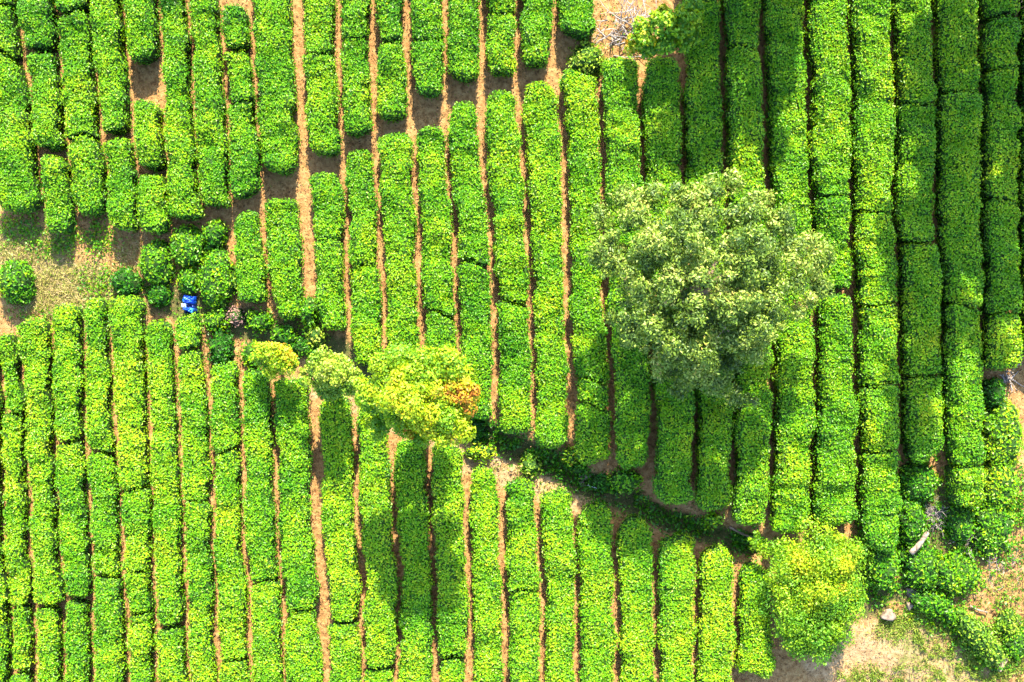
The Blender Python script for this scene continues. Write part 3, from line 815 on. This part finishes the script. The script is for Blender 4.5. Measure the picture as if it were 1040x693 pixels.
# tall shade trees standing just beyond the top of the picture; their shadows lie over the right rows
def shade_tree(x, y, h, cw, z_low, n, label):
    org = np.array([x, y, DROP])
    root = thing('shade_tree', label, 'tree', org, 'tall shade trees beyond the top edge')
    lobes = []
    rr = random.Random(int(h * 10 + x * 3))
    for i in range(n):
        q = (i + 0.5) / n
        z = z_low + (h - z_low) * q
        w = cw * (1 - 0.55 * abs(q - 0.4) ** 1.2 * 1.6)
        a = rr.uniform(0, 6.28); d = rr.uniform(0.15, 0.62) * w
        s = rr.uniform(0.36, 0.5) * w
        lobes.append((x + math.cos(a) * d, y + math.sin(a) * d, DROP + z, s, s, s * 0.8, rr.uniform(0.3, 0.6)))
    tr, lm = limb_paths(org + np.array([0, 0, -0.1]), (x, y, DROP + h * 0.92), lobes[::2], 0.24)
    link('trunk', mesh_quads('trunk', tr[0] - org, tr[1], mats=[M['bark']], smooth=np.ones(len(tr[1]), bool)), root)
    for l in lm:
        link('limb', mesh_quads('limb', l[0] - org, l[1], mats=[M['bark']], smooth=np.ones(len(l[1]), bool)), root)
    link('crown', crown_mesh(lobes, org, 'grey_leaf', int(600 * n), (0.24, 0.13), split=0), root)

def gpt(px, py):
    return (px - 520) / S, (346.5 - py) / S
x, y = gpt(722, -76); shade_tree(x, y, 8.4, 2.5, 4.5, 13, 'tall bushy shade tree beyond top edge, nearest the dead brush')
x, y = gpt(785, -80); shade_tree(x, y, 8.0, 2.0, 2.6, 12, 'lower bushy shade tree beyond top edge, second from left')
x, y = gpt(958, -70); shade_tree(x, y, 16.8, 2.6, 4.2, 26, 'tallest shade tree beyond top edge above the right rows')
x, y = gpt(1030, -60); shade_tree(x, y, 14.0, 2.3, 3.0, 18, 'slender shade tree beyond the top right corner')

# ------------------------------------------------------------------ dead brush, branches, weeds
def bare_brush(name, label, cat, px, py, rx, h, n, rad, mat, seed, flat=0.6, spread=(0.22, 0.22, 0)):
    cx, cy = (float(v) for v in at(px, py, h * 0.5))
    z0 = float(terrain_smooth(cx, cy))
    rr = np.random.default_rng(seed)
    parts = []
    for i in range(n):
        a = rr.uniform(0, 2 * math.pi); L = rx / S * rr.uniform(0.55, 1.15)
        p = np.array([rr.normal() * rx / S * spread[0], rr.normal() * rx / S * spread[1], 0.0])
        if spread[2]: p = np.array([p[0] * 0.7 - p[1] * 0.7, p[0] * 0.7 + p[1] * 0.7, rr.uniform(0, h * 0.6)])
        d = np.array([math.cos(a), math.sin(a), rr.uniform(0.2, 1.0) * flat])
        path = [p]
        for k in range(5):
            d = d + rr.normal(size=3) * 0.28
            p = p + d / np.linalg.norm(d) * L / 5
            p[2] = np.clip(p[2], 0.02, h)
            path.append(p.copy())
        parts.append(tube(path, np.linspace(rad, rad * 0.35, 6), 5))
        for b in range(3):
            k = rr.integers(1, 5); q = path[k].copy(); d2 = rr.normal(size=3) + np.array([math.cos(a), math.sin(a), 0.3])
            sub = [q]
            for kk in range(3):
                d2 = d2 + rr.normal(size=3) * 0.3
                q = q + d2 / np.linalg.norm(d2) * L * 0.15
                q[2] = np.clip(q[2], 0.02, h)
                sub.append(q.copy())
            parts.append(tube(sub, np.linspace(rad * 0.5, rad * 0.2, 4), 4))
    V, Q = join(parts)
    return tag(link(name, mesh_quads(name, V, Q, mats=[M[mat]], smooth=np.ones(len(Q), bool)), loc=(cx, cy, z0)), label, cat)

bare_brush('dead_shrub', 'bare whitish dead shrub of tangled twigs near the top edge', 'dead shrub', 636, 24, 30, 1.1, 46, 0.024, 'dead_wood', 3, 0.5, (0.6, 0.25, 1))
bare_brush('brush_heap', 'grey purple heap of dry brush above the pale log', 'brush heap', 953, 526, 17, 0.7, 70, 0.014, 'dead_wood', 4, 0.9)
bare_brush('dead_branches', 'grey dead branches lying on tea at the right edge', 'branches', 1028, 384, 17, 1.0, 12, 0.03, 'dead_wood', 5, 0.7)
bare_brush('twig_heap', 'thin dry twigs in shade right of the grey brush heap', 'twigs', 986, 550, 20, 0.5, 22, 0.012, 'dead_wood', 6, 0.6)
bare_brush('twig_heap', 'sparse dry twigs on the bare orange soil at right edge', 'twigs', 1022, 578, 20, 0.35, 26, 0.012, 'dead_wood', 8, 0.3, (0.5, 0.4, 0))
bush('dead_weeds', 240, 322, 9, 7, 0.55, 0.5, 'clump of purple-brown dead weeds between two small green bushes', 'dead weeds', 'rust_leaf', 420, (0.11, 0.04))

bush('dead_weeds', 1027, 8, 7, 11, 1.12, 0.6, 'clump of orange-brown dead fronds at top right corner', 'dead weeds', 'litter', 520, (0.16, 0.035))

# ------------------------------------------------------------------ stones, logs, bits
def stone(name, label, px, py, rx, ry, h, mat, rot=0.0, seed=0, cat='rock'):
    cx, cy = (float(v) for v in at(px, py, h * 0.5))
    z0 = float(terrain_smooth(cx, cy))
    nu, nv = 34, 18
    az = np.linspace(0, 2 * math.pi, nu, endpoint=False); el = np.linspace(-math.pi / 2 + 0.03, math.pi / 2 - 0.03, nv)
    AZ, EL = np.meshgrid(az, el, indexing='ij')
    nx, ny, nz = np.cos(AZ) * np.cos(EL), np.sin(AZ) * np.cos(EL), np.sin(EL)
    r = 0.8 + 0.4 * noise2(nx * 1.3 + seed * 5, ny * 1.3 + nz, 0.9, 81) + 0.1 * (noise2(nx * 4 + seed, ny * 4 + nz * 3, 0.9, 82) - 0.5)
    rk = np.random.default_rng(seed + 50)
    for _ in range(11):        # flat broken faces
        d = rk.normal(size=3); d /= np.linalg.norm(d); q = rk.uniform(0.62, 0.85)
        dot = nx * d[0] + ny * d[1] + nz * d[2]
        r = np.where(dot > 0.05, np.minimum(r, q / np.maximum(dot, 0.05)), r)
    lx, ly = nx * r * rx * 1.2 / S, ny * r * ry * 1.2 / S
    c, s = math.cos(rot), math.sin(rot)
    V = np.stack([lx * c - ly * s, lx * s + ly * c, nz * r * h * 0.6 + h * 0.3], -1).reshape(-1, 3)
    Q = grid_quads(nu, nv, True)
    return tag(link(name, mesh_quads(name, V, Q, mats=[M[mat]], smooth=np.ones(len(Q), bool)), loc=(cx, cy, z0)), label, cat)

stone('boulder', 'largest tan boulder beside the large yellow-green shrub', 902, 625, 7.5, 6, 0.4, 'rock', 0.4, 1)
stone('boulder', 'smaller tan boulder right of the largest one', 924, 616, 4, 4.5, 0.3, 'rock', 0.2, 2)
stone('boulder', 'dark broken rock next to the smaller tan boulder', 929, 606, 9, 4, 0.35, 'dark_rock', -0.7, 3)
stone('stone', 'upper flat stone of the pair on the shaded bank', 595, 485, 5, 3, 0.22, 'rock', 0.2, 4)
stone('stone', 'lower flat stone of the pair on the shaded bank', 592, 492, 4, 3, 0.2, 'rock', -0.4, 5)
stone('stone', 'pale flat stone on the bare orange soil at right edge', 1034, 632, 4, 3, 0.15, 'rock', 0.2, 6)

def pole(name, label, cat, p0, p1, z0, z1, r0, r1, mat, sides=9, kink=0.03):
    a = at(*p0, z0); b = at(*p1, z1)
    A = np.array([float(a[0]), float(a[1]), float(terrain_smooth(*a)) + z0]); B = np.array([float(b[0]), float(b[1]), float(terrain_smooth(*b)) + z1])
    t = np.linspace(0, 1, 8)[:, None]
    side = np.cross(B - A, (0, 0, 1.0)); side /= np.linalg.norm(side)
    path = A + (B - A) * t + side * kink * np.sin(t * 4.2)
    rad = r0 + (r1 - r0) * t[:, 0] + r0 * 0.08 * np.sin(t[:, 0] * 17)
    path = np.concatenate([path[:1] , path, path[-1:]]); rad = np.concatenate([[0.004], rad, [0.004]])
    V, Q = tube(path, rad, sides)
    # end rings face along the pole
    o = A.copy()
    return tag(link(name, mesh_quads(name, V - o, Q, mats=[M[mat]], smooth=np.ones(len(Q), bool)), loc=o), label, cat)

pole('log', 'pale weathered log slanting below the grey brush heap', 'log', (925, 562), (943, 541), 0.75, 0.85, 0.105, 0.075, 'log')
pole('stick', 'long brown stick lying in the shaded bank', 'stick', (741, 535), (770, 549), 0.45, 0.4, 0.05, 0.03, 'bark')
pole('pipe', 'thin white pipe on the shaded bank beside the two stones', 'pipe', (597, 493), (606, 496), 0.35, 0.3, 0.02, 0.02, 'white_plastic', kink=0.0)
pole('stick', 'pale thin stick lying at the lower ditch edge', 'stick', (985, 615), (1003, 623), 0.1, 0.15, 0.04, 0.025, 'log')

def box_mesh(name, x0, x1, y0, y1, z0, z1, mat, bev=0.01):
    import bmesh
    bm = bmesh.new()
    bmesh.ops.create_cube(bm, size=1.0)
    for v in bm.verts:
        v.co = (x0 + (v.co.x + .5) * (x1 - x0), y0 + (v.co.y + .5) * (y1 - y0), z0 + (v.co.z + .5) * (z1 - z0))
    bmesh.ops.bevel(bm, geom=bm.edges[:], offset=bev, segments=2, affect='EDGES')
    me = bpy.data.meshes.new(name); bm.to_mesh(me); bm.free(); me.materials.append(M[mat])
    return me
px_, py_ = at(1018, 675, 0.1)
pl = link('plank', box_mesh('plank', -0.08, 0.08, -0.26, 0.26, 0, 0.06, 'plank'), loc=(float(px_), float(py_), float(terrain_smooth(px_, py_)) + 0.08))
pl.rotation_euler = (R(6), 0, R(-28))
tag(pl, 'short pale plank at the lower end of the ditch shrub', 'plank')

# blue tarpaulin bundle: crumpled folds, with a pale patch and a lighter fold
def crumple(name, w, d, h, seed, mat):
    n = 16
    u = np.linspace(-1, 1, n)
    U, W = np.meshgrid(u, u, indexing='ij')
    edge = np.clip((1 - np.maximum(np.abs(U), np.abs(W))) * 4, 0, 1)
    fx = 1 + 0.16 * (noise2(W * 2 + seed, W * 0 + seed, 0.6, 91) - 0.5)
    fy = 1 + 0.16 * (noise2(U * 2 + seed, U * 0 + seed + 3, 0.6, 92) - 0.5)
    Z = h * edge ** 0.6 * (0.6 + 0.7 * np.abs(noise2(U * 2.2 + seed, W * 2.2 + U, 0.6, 93) - 0.35) * 1.6)
    V = np.stack([U * w / 2 * fx, W * d / 2 * fy, Z], -1).reshape(-1, 3)
    me = mesh_quads(name, V, grid_quads(n, n), mats=[M[mat]], smooth=np.ones((n - 1) ** 2, bool))
    return me
tx, ty = (float(v) for v in at(190, 309, 0.5))
tr = thing('tarpaulin', 'crumpled bright blue tarpaulin bundle with a pale patch between tea bushes', 'tarpaulin', (tx, ty, float(terrain_smooth(tx, ty)) - 0.02))
def tpart(name, w, d, h, seed, mat, dx, dy, dz, rz):
    o = link(name, crumple(name, w, d, h, seed, mat), tr, (dx, dy, dz)); o.rotation_euler = (0, 0, rz)
tpart('sheet', 0.44, 0.62, 0.30, 1, 'navy', 0.0, 0.0, 0.0, 0.1)
tpart('upper_fold', 0.46, 0.28, 0.30, 2, 'blue', 0.01, 0.17, 0.18, -0.18)
tpart('lower_fold', 0.40, 0.13, 0.22, 3, 'blue', -0.03, -0.17, 0.18, -0.2)
tpart('corner_fold', 0.17, 0.17, 0.20, 5, 'blue_light', 0.09, -0.21, 0.24, -0.35)
tpart('pale_patch', 0.18, 0.14, 0.14, 4, 'pale_cloth', -0.16, -0.04, 0.26, -0.08)

# ------------------------------------------------------------------ ground cover nobody could count
def cover(name, label, cat, pts_px, mat, size, tone, tsd, upright, lift=0.02):
    px, py = pts_px
    x, y = at(px, py, 0.1)
    n = len(x)
    P = np.stack([x, y, terrain(x, y) + RNG.uniform(0.0, lift, n)], -1)
    N = unit(RNG.normal(size=(n, 3)) * (0.35 + upright) + np.array([0, 0, 1.0 - 0.6 * upright]))
    V, Q = leaves(P, N, *size)
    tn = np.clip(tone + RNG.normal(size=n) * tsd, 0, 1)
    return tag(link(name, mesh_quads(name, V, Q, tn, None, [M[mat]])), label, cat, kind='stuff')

def scatter(n, fn, box=(-20, 1060, -20, 712)):
    px = RNG.uniform(box[0], box[1], n * 4); py = RNG.uniform(box[2], box[3], n * 4)
    w = fn(px, py)
    keep = RNG.random(len(px)) < w
    return px[keep][:n], py[keep][:n]

cover('leaf_litter', 'brown fallen leaves scattered over the soil lanes', 'leaf litter', scatter(60000, lambda x, y: 0.15 + 0.6 * noise2(x, y, 40, 101)), 'litter', (0.07, 0.04), 0.45, 0.25, 0.1)
def f_straw(x, y):
    return np.clip(np.maximum.reduce([blob(x, y, 60, 292, 55, 27), 0.8 * blob(x, y, 25, 255, 40, 16), 0.7 * blob(x, y, 100, 310, 40, 14), 0.6 * blob(x, y, 130, 265, 20, 25)]) * 0.9, 0, 1)
cover('dry_grass', 'pale dry grass and straw on the patch at left', 'grass', scatter(7000, f_straw, (-10, 180, 215, 345)), 'grass', (0.16, 0.022), 0.72, 0.2, 0.6, 0.12)
def f_weed(x, y):
    a = np.maximum.reduce([blob(x, y, 18, 232, 26, 16), blob(x, y, 60, 245, 32, 16), blob(x, y, 100, 240, 18, 20), 0.8 * blob(x, y, 98, 292, 18, 25), 0.6 * blob(x, y, 60, 322, 45, 9), 0.5 * blob(x, y, 30, 350, 40, 10)])
    return a * (0.3 + 0.7 * noise2(x, y, 9, 103))
cover('weeds', 'low green weeds fringing the dry grass patch', 'weeds', scatter(5500, f_weed, (-10, 180, 205, 365)), 'tea', (0.11, 0.06), 0.5, 0.22, 0.35, 0.22)
def f_bank(x, y):
    up_ = [(465, 425), (520, 450), (560, 470), (600, 488), (640, 505), (690, 528), (740, 545), (775, 553)]
    return np.exp(-(seg_dist(x, y, up_) / 14) ** 2) * (1 - 0.97 * np.exp(-(seg_dist(x, y, LIP) / 6) ** 2)) * (0.1 + 0.9 * (noise2(x, y, 11, 104) > 0.45))
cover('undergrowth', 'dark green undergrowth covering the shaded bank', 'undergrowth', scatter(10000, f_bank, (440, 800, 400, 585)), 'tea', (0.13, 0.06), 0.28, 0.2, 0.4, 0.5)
def f_edge(x, y):
    e_ = [(490, 474), (540, 488), (600, 512), (660, 540), (720, 560)]
    return np.exp(-(seg_dist(x, y, e_) / 7) ** 2) * (noise2(x, y, 12, 107) > 0.42)
cover('path_grass', 'yellowish grass along the edge of the lower path', 'grass', scatter(2600, f_edge, (460, 760, 455, 590)), 'grass', (0.12, 0.03), 0.4, 0.2, 0.5, 0.14)
def f_corner(x, y):
    a = np.maximum.reduce([blob(x, y, 925, 635, 34, 18), np.exp(-(seg_dist(x, y, [(935, 628), (965, 655), (1000, 690), (1040, 720)]) / 17) ** 2), blob(x, y, 905, 690, 60, 13),
                           np.exp(-(seg_dist(x, y, [(928, 645), (950, 675), (960, 690)]) / 6) ** 2), 0.22 * blob(x, y, 1020, 600, 30, 45), 0.8 * blob(x, y, 1030, 660, 24, 40)])
    return a * (0.12 + 0.88 * (noise2(x, y, 7, 105) > 0.48))
cover('corner_grass', 'yellow-green grass over the rough lower right corner', 'grass', scatter(17000, f_corner, (850, 1060, 560, 712)), 'grass', (0.13, 0.03), 0.34, 0.2, 0.5, 0.15)
def f_rough(x, y):
    a = np.maximum.reduce([blob(x, y, 955, 560, 55, 55), blob(x, y, 945, 500, 35, 30), blob(x, y, 1010, 520, 40, 50), 0.9 * np.exp(-(seg_dist(x, y, [(895, 598), (950, 618), (985, 650), (1012, 680)]) / 14) ** 2), 0.5 * blob(x, y, 1025, 645, 22, 40)])
    return a * (0.12 + 0.88 * (noise2(x, y, 8, 106) > 0.5))
cover('rough_weeds', 'tangled green weeds round the grey brush heap', 'weeds', scatter(11000, f_rough, (860, 1060, 440, 680)), 'tea', (0.12, 0.065), 0.42, 0.22, 0.35, 0.3)
def f_track(x, y):
    a = np.maximum.reduce([np.exp(-(seg_dist(x, y, [(150, 300), (230, 328), (300, 345), (330, 355)]) / 13) ** 2), 0.8 * blob(x, y, 620, 35, 30, 30)])
    return a * (0.2 + 0.8 * noise2(x, y, 9, 108))
cover('track_weeds', 'green weeds between the bushes of the upper track', 'weeds', scatter(3600, f_track, (130, 660, 0, 380)), 'tea', (0.11, 0.06), 0.4, 0.2, 0.35, 0.22)
def f_lane(x, y):
    return 0.5 * (noise2(x, y, 30, 109) > 0.55) * noise2(x, y, 7, 110) * (x < 480)
cover('lane_weeds', 'sparse yellow-green weeds along the left soil lanes', 'weeds', scatter(9000, f_lane, (-10, 500, -10, 705)), 'grass', (0.09, 0.03), 0.42, 0.2, 0.4, 0.06)
cover('prunings', 'thin brown prunings lying along the soil lanes', 'prunings', scatter(15000, lambda x, y: 0.1 + 0.7 * noise2(x, y, 25, 111)), 'litter', (0.2, 0.016), 0.5, 0.3, 0.1)
